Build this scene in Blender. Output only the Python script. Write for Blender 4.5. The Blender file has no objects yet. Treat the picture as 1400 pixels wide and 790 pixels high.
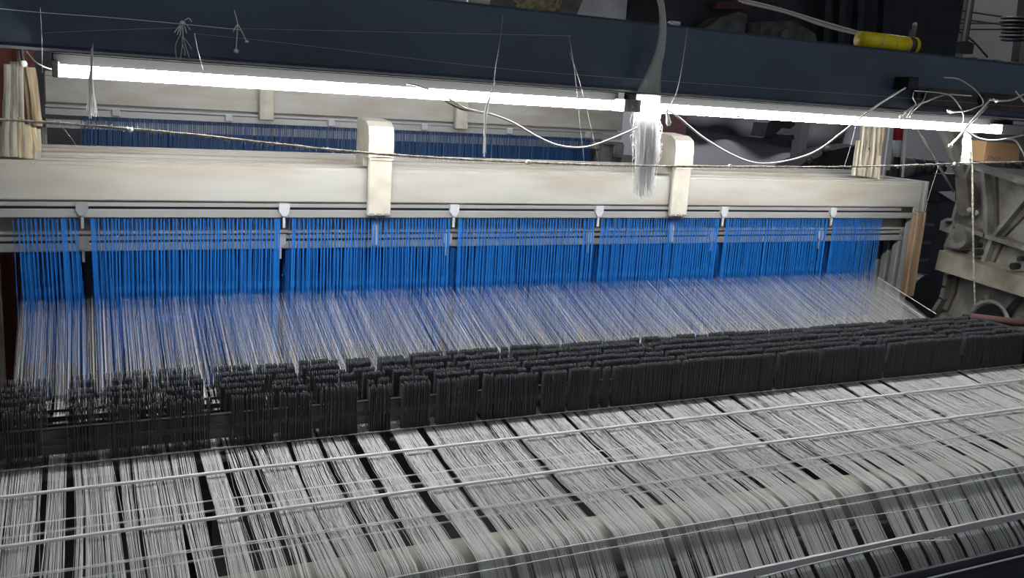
import bpy, math, random
import numpy as np
from mathutils import Vector, Matrix

# ------------------------------------------------------------------ camera
F, CX, CY, H = 1240.0, 700.0, 395.0, 1.70
vx = Vector((2600, -95, F)).normalized()
vy = Vector(((-F*F - 95*300) / 2600, -300, F)).normalized()
vz = vx.cross(vy)                                  # camera coords: right, down, forward
R = Matrix((vx, vy, vz)).transposed()              # world -> camera coords
RT = R.transposed()
cam_d = bpy.data.cameras.new('camera'); cam = bpy.data.objects.new('camera', cam_d)
bpy.context.scene.collection.objects.link(cam)
right, down, fwd = R[0], R[1], R[2]
m = Matrix((right, -Vector(down), -Vector(fwd))).transposed().to_4x4()
m.translation = Vector((0, 0, H)); cam.matrix_world = m
cam_d.sensor_width = 36; cam_d.lens = F / 1400 * 36; cam_d.clip_start = 0.05; cam_d.clip_end = 60
SC = bpy.context.scene; SC.camera = cam
# ------------------------------------------------------------------ world, lights, exposure
w = bpy.data.worlds.new('world'); SC.world = w; w.use_nodes = True
w.node_tree.nodes['Background'].inputs[0].default_value = (0.75, 0.85, 1.0, 1)
w.node_tree.nodes['Background'].inputs[1].default_value = 0.17
SC.view_settings.view_transform = 'Standard'; SC.view_settings.look = 'None'
SC.view_settings.exposure = 0.45; SC.view_settings.gamma = 1
def area(loc, size, sy, power, col=(1, 1, 1), target=None):
    l = bpy.data.lights.new('area', 'AREA'); l.shape = 'RECTANGLE'; l.size = size; l.size_y = sy
    l.energy = power; l.color = col
    o = bpy.data.objects.new('fill_light', l); SC.collection.objects.link(o); o.location = loc
    if target is not None: o.rotation_euler = (Vector(target) - Vector(loc)).to_track_quat('-Z', 'Y').to_euler()
    return o
area((1.4, 0.1, 3.3), 3.0, 0.4, 6, (0.92, 0.96, 1.0), (1.3, 1.8, 1.0))      # unseen fill light added overhead for the front of the loom
area((5.0, 5.4, 3.9), 4.0, 0.3, 95, (0.95, 0.97, 1.0), (5.0, 5.6, 0))  # unseen light added to brighten the partition and rear hall
area((10.0, 6.0, 4.2), 3.0, 0.3, 12, (1, .97, .93), (10.0, 7.6, 2.2))  # unseen light added to lift the upper right wall
TUBE_E = 72.0

rnd = random.Random(7); nr = np.random.default_rng(7)
# ------------------------------------------------------------------ helpers
def at(px, py, y):                                  # photo pixel + depth in metres -> point
    v = RT @ Vector((px - CX, py - CY, F)); v *= y / v.y; v.z += H; return v
def atx(px, py, x):
    v = RT @ Vector((px - CX, py - CY, F)); v *= x / v.x; v.z += H; return v
def atz(px, py, z):
    v = RT @ Vector((px - CX, py - CY, F)); v *= z / v.z; v.z += H; return v
def Z(z): return z + H

class MB:
    def __init__(s): s.v = []; s.f = []
    def add(s, vs, fs):
        n = len(s.v); s.v += [tuple(p) for p in vs]; s.f += [tuple(i + n for i in f) for f in fs]; return s
    def box(s, a, b, rot=None, bev=0):
        x0, y0, z0 = a; x1, y1, z1 = b
        c = Vector(((x0+x1)/2, (y0+y1)/2, (z0+z1)/2))
        if bev:
            e = bev; pts = []
            for (sx, sy, sz) in [(i, j, k) for i in (0, 1) for j in (0, 1) for k in (0, 1)]:
                X, Y, Zz = (x1 if sx else x0), (y1 if sy else y0), (z1 if sz else z0)
                dx, dy, dz = (-e if sx else e), (-e if sy else e), (-e if sz else e)
                pts += [(X, Y+dy, Zz+dz), (X+dx, Y, Zz+dz), (X+dx, Y+dy, Zz)]
            def i(sx, sy, sz, k): return (sx*4+sy*2+sz)*3+k
            fs = []
            for sx in (0, 1): fs.append([i(sx,0,0,0), i(sx,1,0,0), i(sx,1,1,0), i(sx,0,1,0)])
            for sy in (0, 1): fs.append([i(0,sy,0,1), i(1,sy,0,1), i(1,sy,1,1), i(0,sy,1,1)])
            for sz in (0, 1): fs.append([i(0,0,sz,2), i(1,0,sz,2), i(1,1,sz,2), i(0,1,sz,2)])
            for sy in (0, 1):
                for sz in (0, 1): fs.append([i(0,sy,sz,1), i(1,sy,sz,1), i(1,sy,sz,2), i(0,sy,sz,2)])
            for sx in (0, 1):
                for sz in (0, 1): fs.append([i(sx,0,sz,0), i(sx,1,sz,0), i(sx,1,sz,2), i(sx,0,sz,2)])
            for sx in (0, 1):
                for sy in (0, 1): fs.append([i(sx,sy,0,0), i(sx,sy,1,0), i(sx,sy,1,1), i(sx,sy,0,1)])
            for sx in (0, 1):
                for sy in (0, 1):
                    for sz in (0, 1): fs.append([i(sx,sy,sz,0), i(sx,sy,sz,1), i(sx,sy,sz,2)])
        else:
            pts = [(x0,y0,z0),(x1,y0,z0),(x1,y1,z0),(x0,y1,z0),(x0,y0,z1),(x1,y0,z1),(x1,y1,z1),(x0,y1,z1)]
            fs = [(0,3,2,1),(4,5,6,7),(0,1,5,4),(1,2,6,5),(2,3,7,6),(3,0,4,7)]
        if rot is not None: pts = [c + rot @ (Vector(p) - c) for p in pts]
        return s.add(pts, fs)
    def tube(s, pts, r, n=8, cap=True):
        pts = [Vector(p) for p in pts]; k = len(pts)
        rs = r if hasattr(r, '__len__') else [r]*k
        t = (pts[1]-pts[0]).normalized(); u = t.orthogonal().normalized(); vs = []
        for i, p in enumerate(pts):
            t2 = (pts[min(i+1, k-1)] - pts[max(i-1, 0)])
            t2 = t2.normalized() if t2.length > 1e-9 else t
            u = (u - t2*u.dot(t2)); u = u.normalized() if u.length > 1e-6 else t2.orthogonal().normalized()
            b = t2.cross(u); t = t2
            for j in range(n):
                a = 2*math.pi*j/n; vs.append(p + (u*math.cos(a) + b*math.sin(a))*rs[i])
        fs = [(i*n+j, i*n+(j+1) % n, (i+1)*n+(j+1) % n, (i+1)*n+j) for i in range(k-1) for j in range(n)]
        if cap: fs += [tuple(range(n))[::-1], tuple((k-1)*n+j for j in range(n))]
        return s.add(vs, fs)
    def prism(s, poly, d):                          # planar polygon extruded by vector d
        n = len(poly); d = Vector(d); poly = [Vector(p) for p in poly]
        vs = poly + [p + d for p in poly]
        fs = [tuple(range(n)), tuple(range(2*n-1, n-1, -1))] + [(i, (i+1) % n + 0, (i+1) % n + n, i + n) for i in range(n)]
        return s.add(vs, fs)
    def bar(s, p, q, w_, t_, up=(0, 0, 1)):         # rectangular bar between two points
        p = Vector(p); q = Vector(q); d = (q-p).normalized(); a = d.cross(Vector(up)).normalized(); b = a.cross(d)
        vs = [e + a*i*w_/2 + b*j*t_/2 for e in (p, q) for i, j in ((-1,-1),(1,-1),(1,1),(-1,1))]
        return s.add(vs, [(0,1,2,3),(7,6,5,4),(0,4,5,1),(1,5,6,2),(2,6,7,3),(3,7,4,0)])
    def ball(s, c, r, n=8, sq=(1, 1, 1), jit=0):
        vs = []; c = Vector(c)
        for i in range(1, n//2):
            th = math.pi*i/(n//2)
            for j in range(n):
                ph = 2*math.pi*j/n; k = r*(1+rnd.uniform(-jit, jit))
                vs.append(c + Vector((k*sq[0]*math.sin(th)*math.cos(ph), k*sq[1]*math.sin(th)*math.sin(ph), k*sq[2]*math.cos(th))))
        m_ = n//2-1; fs = [(i*n+j, i*n+(j+1) % n, (i+1)*n+(j+1) % n, (i+1)*n+j) for i in range(m_-1) for j in range(n)]
        vs += [c + Vector((0, 0, r*sq[2])), c - Vector((0, 0, r*sq[2]))]
        fs += [(m_*n, j, (j+1) % n)[::-1] for j in range(n)] + [(m_*n+1, (m_-1)*n+j, (m_-1)*n+(j+1) % n) for j in range(n)]
        return s.add(vs, fs)
    def build(s, name, mat, parent=None, smooth=False, label=None, kind=None):
        me = bpy.data.meshes.new(name); me.from_pydata([tuple(p) for p in s.v], [], s.f)
        return link(me, name, mat, parent, smooth, label, kind)
def link(me, name, mat, parent=None, smooth=False, label=None, kind=None):
    if smooth: me.shade_smooth()
    if mat and not me.materials: me.materials.append(mat)
    o = bpy.data.objects.new(name, me); SC.collection.objects.link(o)
    if parent:
        o.parent = parent; o.matrix_parent_inverse = world_inv(parent)
    if label: o['label'] = label
    if kind: o['kind'] = kind
    return o
def world_inv(p):
    mt = Matrix.Translation(p.location)
    q = p.parent
    while q: mt = Matrix.Translation(q.location) @ mt; q = q.parent
    return mt.inverted()
def thing(name, label, cat, loc, group=None):
    o = bpy.data.objects.new(name, None); SC.collection.objects.link(o); o.location = loc; o.empty_display_size = .05
    o['label'] = label; o['category'] = cat
    if group: o['group'] = group
    return o
def tag(o, label, cat, group=None):
    o['label'] = label; o['category'] = cat
    if group: o['group'] = group
    return o
def struct(o): o['kind'] = 'structure'; return o
def smooth_path(pts, n=6):
    pts = [Vector(p) for p in pts]; out = []
    P = [pts[0]*2-pts[1]] + pts + [pts[-1]*2-pts[-2]]
    for i in range(1, len(P)-2):
        for k in range(n):
            t = k/n; a, b, c, d = P[i-1], P[i], P[i+1], P[i+2]
            out.append(0.5*((2*b) + (c-a)*t + (2*a-5*b+4*c-d)*t*t + (3*b-a-3*c+d)*t**3))
    return out + [pts[-1]]
def strands(paths, radii, name, mat, parent=None, label=None, kind=None, n=3, smooth=True):
    """paths (N,K,3) array of strand points; cross-section in the plane across the strand; one mesh"""
    P = np.asarray(paths); N, K, _ = P.shape
    Tn = np.gradient(P, axis=1); Tn /= np.linalg.norm(Tn, axis=2, keepdims=True) + 1e-12
    ref = np.array([1., 0, 0.02]) if abs(Tn[..., 0]).mean() < .7 else np.array([0, 0, 1.])
    A = ref - Tn*(Tn @ ref)[..., None]; A /= np.linalg.norm(A, axis=2, keepdims=True); B = np.cross(Tn, A)
    r = np.broadcast_to(np.asarray(radii), (N, K))[..., None]
    V = np.stack([P + r*(A*math.cos(2*math.pi*j/n+.5) + B*math.sin(2*math.pi*j/n+.5)) for j in range(n)], axis=2)
    idx = np.arange(N*K*n).reshape(N, K, n)
    q = np.stack([idx[:, :-1, :], np.roll(idx, -1, 2)[:, :-1, :], np.roll(idx, -1, 2)[:, 1:, :], idx[:, 1:, :]], -1).reshape(-1, 4)
    me = bpy.data.meshes.new(name); me.vertices.add(N*K*n); me.vertices.foreach_set('co', V.astype('f4').ravel())
    me.loops.add(q.size); me.loops.foreach_set('vertex_index', q.astype('i4').ravel())
    me.polygons.add(len(q)); me.polygons.foreach_set('loop_start', np.arange(0, q.size, 4, dtype='i4'))
    me.update(calc_edges=True)
    return link(me, name, mat, parent, smooth, label, kind)

# ------------------------------------------------------------------ materials
def mat(name, col, rough=.6, metal=0., noise=0., scale=8., col2=None, stretch=(1, 1, 1), bump=0., spec=.5, trans=0.):
    m_ = bpy.data.materials.new(name); m_.use_nodes = True; nt = m_.node_tree; b = nt.nodes['Principled BSDF']
    b.inputs['Base Color'].default_value = (*col, 1); b.inputs['Roughness'].default_value = rough
    b.inputs['Metallic'].default_value = metal; b.inputs['Specular IOR Level'].default_value = spec
    if noise or bump:
        tc = nt.nodes.new('ShaderNodeTexCoord'); mp = nt.nodes.new('ShaderNodeMapping'); mp.inputs['Scale'].default_value = stretch
        nz = nt.nodes.new('ShaderNodeTexNoise'); nz.inputs['Scale'].default_value = scale; nz.inputs['Detail'].default_value = 6
        nt.links.new(tc.outputs['Object'], mp.inputs[0]); nt.links.new(mp.outputs[0], nz.inputs['Vector'])
        if noise:
            cr = nt.nodes.new('ShaderNodeValToRGB'); c2 = col2 or tuple(c*(1-noise) for c in col)
            cr.color_ramp.elements[0].position = .35; cr.color_ramp.elements[0].color = (*c2, 1)
            cr.color_ramp.elements[1].position = .62; cr.color_ramp.elements[1].color = (*col, 1)
            nt.links.new(nz.outputs['Fac'], cr.inputs[0]); nt.links.new(cr.outputs[0], b.inputs['Base Color'])
        if bump:
            bp = nt.nodes.new('ShaderNodeBump'); bp.inputs['Strength'].default_value = bump; bp.inputs['Distance'].default_value = .01
            nt.links.new(nz.outputs['Fac'], bp.inputs['Height']); nt.links.new(bp.outputs[0], b.inputs['Normal'])
    return m_
def emis(name, col, s):
    m_ = bpy.data.materials.new(name); m_.use_nodes = True; b = m_.node_tree.nodes['Principled BSDF']
    b.inputs['Emission Color'].default_value = (*col, 1); b.inputs['Emission Strength'].default_value = s
    b.inputs['Base Color'].default_value = (.8, .8, .8, 1); return m_
M = dict(
    rail=mat('cream_aluminium', (.40, .385, .345), .42, .1, .12, 3, (.33, .29, .235), (1, 2, 5)),
    rail2=mat('grey_aluminium', (.34, .335, .32), .4, .3, .1, 6),
    clamp=mat('cream_plastic', (.50, .47, .39), .5, 0, .1, 18, (.40, .35, .28)),
    hook=mat('white_plastic', (.42, .43, .45), .5),
    greyhook=mat('grey_plastic', (.22, .22, .23), .5),
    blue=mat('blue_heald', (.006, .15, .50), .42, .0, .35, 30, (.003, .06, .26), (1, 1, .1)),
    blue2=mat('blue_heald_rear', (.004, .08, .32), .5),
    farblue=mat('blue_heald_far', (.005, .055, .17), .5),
    black=mat('black_drop_wire', (.085, .086, .09), .5, .1),
    blackbar=mat('dark_steel', (.05, .05, .052), .45, .6),
    yarn=mat('white_yarn', (.77, .76, .73), .85, spec=.2),
    yarn2=mat('grey_white_yarn', (.62, .62, .61), .85, spec=.2),
    cord=mat('white_cord', (.86, .86, .82), .7),
    rope=mat('fuzzy_rope', (.62, .58, .47), .9, 0, .5, 90, (.25, .22, .17)),
    cable=mat('white_cable', (.62, .59, .52), .5),
    greycable=mat('grey_cable', (.30, .30, .30), .5),
    blackcable=mat('black_cable', (.02, .02, .02), .5),
    beam=mat('dark_blue_painted_steel', (.072, .098, .135), .42, .1, .25, 2.5, (.050, .066, .092)),
    lip=mat('beam_edge_highlight', (.38, .38, .38), .4, .4),  # edge highlight put into a paler grey than the beam
    brownsteel=mat('rusty_steel', (.10, .075, .065), .6, .3, .5, 9),
    endcap=mat('pale_end_cap', (.25, .25, .25), .6),
    fixture=mat('light_body', (.009, .009, .0085), .85, spec=.05),
    steel=mat('steel_rod', (.75, .75, .76), .28, .8),
    whiterail=mat('white_painted_rail', (.60, .58, .57), .45, 0, .1, 12),
    beige=mat('beige_roller', (.44, .41, .33), .6, 0, .2, 10),
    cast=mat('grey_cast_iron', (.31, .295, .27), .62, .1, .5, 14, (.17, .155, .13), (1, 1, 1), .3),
    castd=mat('dark_cast_iron', (.22, .20, .17), .6, .1, .6, 10, (.10, .085, .07), (1, 1, 1), .3),  # darker tone, used on the recess side and inner ribs too
    bar=mat('worn_cream_bar', (.40, .365, .29), .6, .1, .5, 9, (.20, .17, .12), (1, 1, 1), .2),
    wood=mat('pale_wood', (.46, .37, .23), .75, 0, .6, 12, (.22, .16, .09), (4, 4, .5), .3),
    woodg=mat('greyed_wood', (.36, .33, .26), .8, 0, .7, 12, (.12, .11, .09), (4, 4, .5), .3),
    bamboo=mat('split_bamboo', (.58, .52, .40), .75, 0, .6, 14, (.22, .17, .11), (5, 5, .4), .4),
    brown=mat('brown_wood', (.30, .20, .12), .7, 0, .5, 12, (.15, .09, .05), (4, 4, .4), .2),
    card=mat('cardboard', (.36, .21, .10), .8, 0, .2, 8),
    ink=mat('ink', (.10, .05, .05), .8),
    maroon=mat('maroon_sheet', (.24, .075, .05), .7, 0, .4, 5, (.13, .04, .03), (6, 1, .5)),
    maroon2=mat('maroon_post', (.12, .05, .05), .7),
    red=mat('red_tape', (.30, .02, .03), .5), white=mat('white_tape', (.40, .42, .42), .5), blk=mat('black_paint', (.012, .012, .014), .5),
    yellow=mat('yellow_sleeve', (.95, .74, .01), .5, 0, .3, 20),
    wall=mat('grey_plaster', (.26, .26, .275), .9, 0, .25, 1.2, (.14, .14, .15)),
    wallp=mat('pale_partition', (.36, .36, .39), .8, 0, .12, 1.5),
    pillar=mat('dark_pillar', (.09, .09, .095), .8),
    floor=mat('oily_floor', (.045, .045, .045), .55, 0, .5, 3, (.02, .02, .02)),
    ceil=mat('dark_ceiling', (.08, .08, .085), .9),
    dark=mat('dark_machine', (.065, .066, .075), .6, .2, .4, 8),
    greym=mat('grey_machine', (.20, .19, .18), .7, .1, .5, 12, (.09, .09, .09), (1, 1, 1), .3),
    tarp=mat('grey_tarpaulin', (.13, .13, .14), .7, 0, .3, 4),
    paper=mat('white_paper', (.7, .7, .75), .8),
    green=emis('green_lamp', (.05, .8, .45), .35),
    tube2=emis('fluorescent_glass_far', (.95, .97, 1.0), 26),
    tube=emis('fluorescent_glass', (.96, .98, 1.0), TUBE_E),
    bobbin=mat('straw_yarn', (.45, .38, .22), .8, 0, .5, 40),
)
def yarn_trans(name, col):
    m_ = bpy.data.materials.new(name); m_.use_nodes = True; nt = m_.node_tree; b = nt.nodes['Principled BSDF']
    b.inputs['Base Color'].default_value = (*col, 1); b.inputs['Roughness'].default_value = .8
    tr = nt.nodes.new('ShaderNodeBsdfTranslucent'); tr.inputs[0].default_value = (*col, 1); mx = nt.nodes.new('ShaderNodeMixShader'); mx.inputs[0].default_value = .6
    nt.links.new(b.outputs[0], mx.inputs[1]); nt.links.new(tr.outputs[0], mx.inputs[2]); nt.links.new(mx.outputs[0], nt.nodes['Material Output'].inputs[0])
    return m_
M['glowyarn'] = yarn_trans('backlit_white_yarn', (.95, .95, .93))
# ------------------------------------------------------------------ setting
struct(MB().box((-3, -3, -.1), (14, 9.2, 0)).build('floor', M['floor']))
struct(MB().box((-3, 8.6, 0), (14, 8.8, 5)).build('wall_back', M['wall']))
struct(MB().box((-3.2, -3, 0), (-3, 8.8, 5)).build('wall_left', M['wall']))
struct(MB().box((14, -3, 0), (14.2, 8.8, 5)).build('wall_right', M['wall']))
struct(MB().box((-3.2, -3, 5), (14.2, 8.8, 5.1)).build('ceiling', M['ceil']))

# ------------------------------------------------------------------ heald frames
XL, XR = -.125, 2.505; FXL, FXR = -.34, 2.672
hook_x = [.011 + .451*k for k in range(-1, 6)]
offs = [0, -.085, .0, -.03, .006, -.085, .010, .014]
eye = []
def heald_mesh(h, w_, lean=0.0):
    """flat heald: strip with a widened eye in the middle, top at z=0"""
    t = .0004; zs = [0, -h*.5+.012, -h*.5+.004, -h*.5-.004, -h*.5-.012, -h]
    ws = [w_, w_, w_*1.8, w_*1.8, w_, w_]; vs = []; fs = []
    for z_, ww in zip(zs, ws):
        dx = -z_*lean
        vs += [(dx-ww/2, -t, z_), (dx+ww/2, -t, z_), (dx+ww/2, t, z_), (dx-ww/2, t, z_)]
    for i in range(5):
        for j in range(4): a = i*4+j; b = i*4+(j+1) % 4; fs.append((a, b, b+4, a+4))
    fs += [(3, 2, 1, 0), (20, 21, 22, 23)]
    return vs, fs
def near_gap(x, g=.011): return any(abs(x-h-.004) < g for h in hook_x)
frame_names = ['nearest', 'second', 'third', 'fourth', 'fifth', 'sixth', 'seventh', 'rearmost']
for k in range(8):
    y = 2.25 + .042*k; dz = offs[k]; zt = Z(-.2+dz)
    fr = thing('heald_frame', {0: 'long cream heald frame nearest the camera carrying the row of bright blue healds',
        1: 'lowered heald frame right behind the nearest, grey rail showing between the blue healds'}.get(k,
        'cream heald frame rail, %s from the front in the stack behind the big cream rail' % frame_names[k]),
        'loom frame', ((FXL+FXR)/2, y+.01, zt-.29), 'heald frames of the near loom')
    r = MB().box((FXL, y, zt-.087), (FXR, y+.028, zt-.006), bev=.003)
    r.box((FXL, y+.004, zt-.008), (FXR, y+.024, zt)); r.build('top_rail', M['rail'], fr)
    MB().box((FXL, y-.002, zt-.099), (FXR-.09 if k == 0 else FXR, y+.010, zt-.090)).build('rail_lip', M['rail2'], fr)
    MB().box((FXL, y+.004, zt-.091), (FXR, y+.008, zt-.106)).build('rail_web', M['blackbar'], fr)
    MB().box((FXL, y-.001, zt-.126), (FXR, y+.008, zt-.106), bev=.002).build('heald_bar', M['rail2'], fr)
    MB().box((FXL, y, zt-.72), (FXR, y+.028, zt-.66), bev=.002).build('bottom_rail', M['blackbar'], fr)
    for hx in hook_x:
        if hx < -.2: continue
        b = MB()
        poly = [(hx-.013, y-.007, zt-.089), (hx+.013, y-.007, zt-.089), (hx+.013, y-.007, zt-.108), (hx+.006, y-.007, zt-.120), (hx-.006, y-.007, zt-.120), (hx-.013, y-.007, zt-.108)]
        b.prism(poly, (0, .012, 0)); b.box((hx-.003, y-.003, zt-.150), (hx+.003, y+.001, zt-.118))
        b.build('frame_hook', M['greyhook'] if hx < .1 else M['hook'], fr, label='grey plastic hook' if hx < .1 and k == 0 else None)
    for xx in (FXL, FXR-.028): MB().box((xx, y+.001, zt-.70), (xx+.028, y+.027, zt-.08), bev=.002).build('side_stave', M['rail2'], fr)
    # healds
    h = .345; z0 = zt-.122; hw = .0026 if k == 0 else .0024
    xs = []; x = XL; clump = 0; lean = 0
    n_target = 300 if k == 0 else 340
    step = (XR-XL)/n_target
    left = 0
    for i in range(n_target):
        if left <= 0: left = rnd.randint(6, 30); clump = rnd.uniform(-.0016, .0016); lean = rnd.uniform(-.012, .012)
        left -= 1
        xx = XL + step*(i+.5) + clump + rnd.gauss(0, .0011)
        if near_gap(xx): xx += .012 if xx > min(hook_x, key=lambda q: abs(q-xx))+.004 else -.012
        if k == 0 and -.03 < xx < .005 and rnd.random() < .5: xx -= .03
        xs.append((xx, lean + rnd.gauss(0, .003) + (.03 if i < 22 else 0)))
    if k == 0:
        base = []
        for v in range(8):
            vs, fs = heald_mesh(h, hw, (v-3.5)*.006); me = bpy.data.meshes.new('heald'); me.from_pydata(vs, [], fs); me.materials.append(M['blue']); base.append(me)
        for xx, ln in xs:
            v = max(0, min(7, int(round(ln/.006+3.5))))
            o = bpy.data.objects.new('heald', base[v]); o.location = Vector((xx, y+.004, z0)) - fr.location; o.parent = fr
            SC.collection.objects.link(o)
        # a second, offset set of narrower healds on the same bar: too fine to pick apart
        b = MB()
        for i in range(300):
            xx = XL + step*i + rnd.gauss(0, .0015)
            if near_gap(xx): continue
            vs, fs = heald_mesh(h, .0014, rnd.gauss(0, .006)); b.add([(p[0]+xx, p[1]+y+.007, p[2]+z0) for p in vs], fs)
        b.build('heald', M['blue2'], fr, kind='stuff')
    else:
        b = MB()
        for xx, ln in xs:
            vs, fs = heald_mesh(h, hw, ln); b.add([(p[0]+xx+rnd.uniform(-.002, .002), p[1]+y+.004+rnd.uniform(0, .004), p[2]+z0) for p in vs], fs)
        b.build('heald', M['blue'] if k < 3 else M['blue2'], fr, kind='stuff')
    eye.append((y+.004, z0-h/2))

# wooden end board and rods at the right end of the frames
t = thing('frame_guide', 'upright brown and grey guide board at the right end of the heald frames', 'guide', (2.70, 2.30, 1.0))
MB().box((2.676, 2.24, Z(-.58)), (2.690, 2.56, Z(-.195)), bev=.002).build('steel_plate', M['rail2'], t)
MB().box((2.628, 2.215, Z(-.60)), (2.672, 2.243, Z(-.30)), bev=.003).build('wooden_upright', M['brown'], t, label='brown wooden upright')
t = thing('wooden_lath_set', 'brown wooden laths standing behind the right end of the blue healds', 'laths', (2.6, 2.7, .9))
for i in range(5): MB().bar((2.46+.05*i, 2.75, 0), (2.72+.055*i, 2.75, Z(-.33)), .022, .02, (0, 1, 0)).build('lath', M['brown'], t)

# clamps over the frames
def clamp(px, label):
    c = at(px, 240, 2.24); x = c.x
    t = thing('frame_clamp', label, 'clamp', (x, 2.24, Z(-.30)), 'cream clamps over the heald frames')
    w_ = .031
    MB().box((x-w_, 2.232, Z(-.318)), (x+w_, 2.246, Z(-.165)), bev=.003).build('front_plate', M['clamp'], t)
    # hood rising above the rail and reaching back over the stack, with a rounded top
    prof = [(2.232, -.170), (2.232, -.118), (2.240, -.092), (2.262, -.080), (2.34, -.074), (2.345, -.190), (2.282, -.192), (2.282, -.170)]
    b = MB(); b.prism([(x-w_-.002, yy, Z(zz)) for yy, zz in prof], (2*w_+.004, 0, 0)); b.build('hood', M['clamp'], t)
    MB().box((x-w_, 2.228, Z(-.176)), (x+w_, 2.234, Z(-.170))).build('ridge', M['clamp'], t)
    for dx in (-.02, 0, .02): MB().box((x+dx-.006, 2.229, Z(-.316)), (x+dx+.006, 2.234, Z(-.311))).build('slot', M['greyhook'], t)
    MB().box((x-.006, 2.262, Z(-.40)), (x+.012, 2.270, Z(-.318)), bev=.002).build('tongue', M['hook'], t, label='pale tongue hanging among the healds')
clamp(519, 'cream plastic clamp over the rail, standing in front of the far loom blue healds')
clamp(931, 'stained cream plastic clamp over the rail, right beside the white yarn bundle')

# ------------------------------------------------------------------ warp threads
N = 3700
u = np.sort(nr.uniform(0, 1, N))
ys = np.array([2.262, 2.215, 2.10, 1.96, 1.86, 1.745, 1.68, 1.60, 1.54, 1.47, 1.41, 1.365, 1.32, 1.280, 1.264, 1.250, 1.196, 1.160, 1.135, 1.120, 1.115])
zs = np.array([0, 0, -.590, -.640, -.672, -.700, -.708, -.718, -.725, -.734, -.741, -.747, -.7525, -.7570, -.7625, -.7755, -.832, -.863, -.892, -.925, -1.0])
K = len(ys)
# clusters along x
odd = (np.arange(N) % 2).astype(float)
edges = [0.]
while edges[-1] < 1: edges.append(edges[-1] + rnd.choice([.008, .012, .018, .024, .030]))
edges[-1] = 1.0001; edges = np.array(edges); ci = np.searchsorted(edges, u, side='right')-1; nc = len(edges)-1
cc = (edges[:-1]+edges[1:])/2
span = np.interp(ys, [1.1, 1.745, 1.96, 2.25], [2.78, 2.75, 2.645, 2.63]); x0 = np.interp(ys, [1.1, 1.745, 1.96, 2.25], [-.150, -.145, -.130, -.125])
P = np.zeros((N, K, 3))
comp = np.zeros((nc, K)); shift = np.zeros((nc, K))
tt = np.clip((1.745-ys)/.48, 0, 1); tt[:2] = 0
for c in range(nc):
    big = rnd.random() < (.6 if cc[c] < .35 else .5)
    tight = rnd.uniform(.84, .98) - (rnd.uniform(.08, .22) if big else 0); am = rnd.uniform(-.13, .08); ph = rnd.uniform(0, 6.28); dr = rnd.gauss(0, .0035); bw = rnd.gauss(0, .0028)
    for j in range(K):
        if j < 4: comp[c, j] = .985 if c % 3 else .955; shift[c, j] = 0
        else:
            comp[c, j] = max(.6, min(1.04, tight + am*math.sin(ph+tt[j]*4)))
            shift[c, j] = dr*tt[j] + bw*math.sin(tt[j]*math.pi)
ind = nr.normal(0, .0005, N); stray = nr.random(N) < .06
slope = nr.normal(0, .0011, N) + np.where(stray, nr.normal(0, .010, N), 0); bow = nr.normal(0, .0007, N)
for j in range(K):
    uu = cc[ci] + (u-cc[ci])*comp[ci, j]
    P[:, j, 0] = x0[j] + span[j]*uu + shift[ci, j] + ind + slope*tt[j] + bow*np.sin(tt[j]*6.28)
    P[:, j, 1] = ys[j]; P[:, j, 2] = zs[j]
# heald end: every thread ends in an eye of one of the frames
fk = nr.integers(0, 8, N); ey = np.array(eye)
P[:, 0, 1] = ey[fk, 0]+.02; P[:, 0, 2] = ey[fk, 1]-H + nr.normal(0, .003, N)
lay = np.where(fk % 2 == 0, .012, -.012)
zn = nr.normal(0, .0025, N)
P[:, 1, 1] = 2.215; P[:, 1, 2] = -.546 + lay + zn; P[:, 2, 2] += lay*.55 + zn*.55
P[:, 0, 2] = P[:, 1, 2]+.018; P[:, 0, 1] = np.minimum(P[:, 0, 1], 2.262+.0*zn)
xh = P[:, 1, 0]
# lease: two layers that swap sides between the cords
sw = {5: 0, 6: .3, 7: 1, 8: .6, 9: 1, 10: .5, 11: 0, 12: 0}
for j, a in sw.items(): P[:, j, 2] += np.where(odd > 0, -.011*a, 0) + zn*.15
P[:, :, 2] += H
rad = np.array([.05, .06, .09, .13, .22, .34] + [.37]*(K-6))/1000
wl = thing('warp', 'wide sheet of fine white warp threads running from the blue healds over the back roller', 'yarn sheet', (1.2, 1.5, Z(-.74)))
vis = np.where((P[:, 9, 0] > -.11))[0]; near = vis[:300]; nset = np.zeros(N, bool); nset[near] = True
for i in near: strands(P[i:i+1], rad, 'warp_thread', M['yarn'], wl)
strands(P[~nset], rad, 'warp_thread', M['yarn'], wl, kind='stuff')
# selvedge threads at the right edge
b = MB()
for dx, z_ in ((0, .004), (.004, -.03)):
    b.tube([(2.509, 2.24, Z(-.535+z_)), (2.515, 1.99, Z(-.605+z_))], .0009, 5)
b.build('selvedge_cord', M['cord'], wl)

# ------------------------------------------------------------------ drop wires
db = thing('drop_wire_bank', 'black bank of six rows of drop wires standing across the white warp', 'warp stop motion', (1.2, 1.84, Z(-.75)))
def dw_mesh(hh, lean_x, lean_y):
    prof = [(-.0055, 0), (.0055, 0), (.0055, hh-.004), (.003, hh), (-.003, hh), (-.0055, hh-.004)]
    t = .0005; vs = [(s_*t + p[1]*lean_x, p[0] + p[1]*lean_y, p[1]) for s_ in (-1, 1) for p in prof]
    fs = [tuple(range(6)), tuple(range(11, 5, -1))] + [(i, (i+1) % 6, (i+1) % 6+6, i+6) for i in range(6)]
    return vs, fs
dwm = []
for i in range(9):
    vs, fs = dw_mesh(.125+.0005*i, (i % 3-1)*.015, (i % 2)*.03); me = bpy.data.meshes.new('drop_wire'); me.from_pydata(vs, [], fs); me.materials.append(M['black']); dwm.append(me)
rows_y = [1.735+.041*i for i in range(6)]
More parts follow.
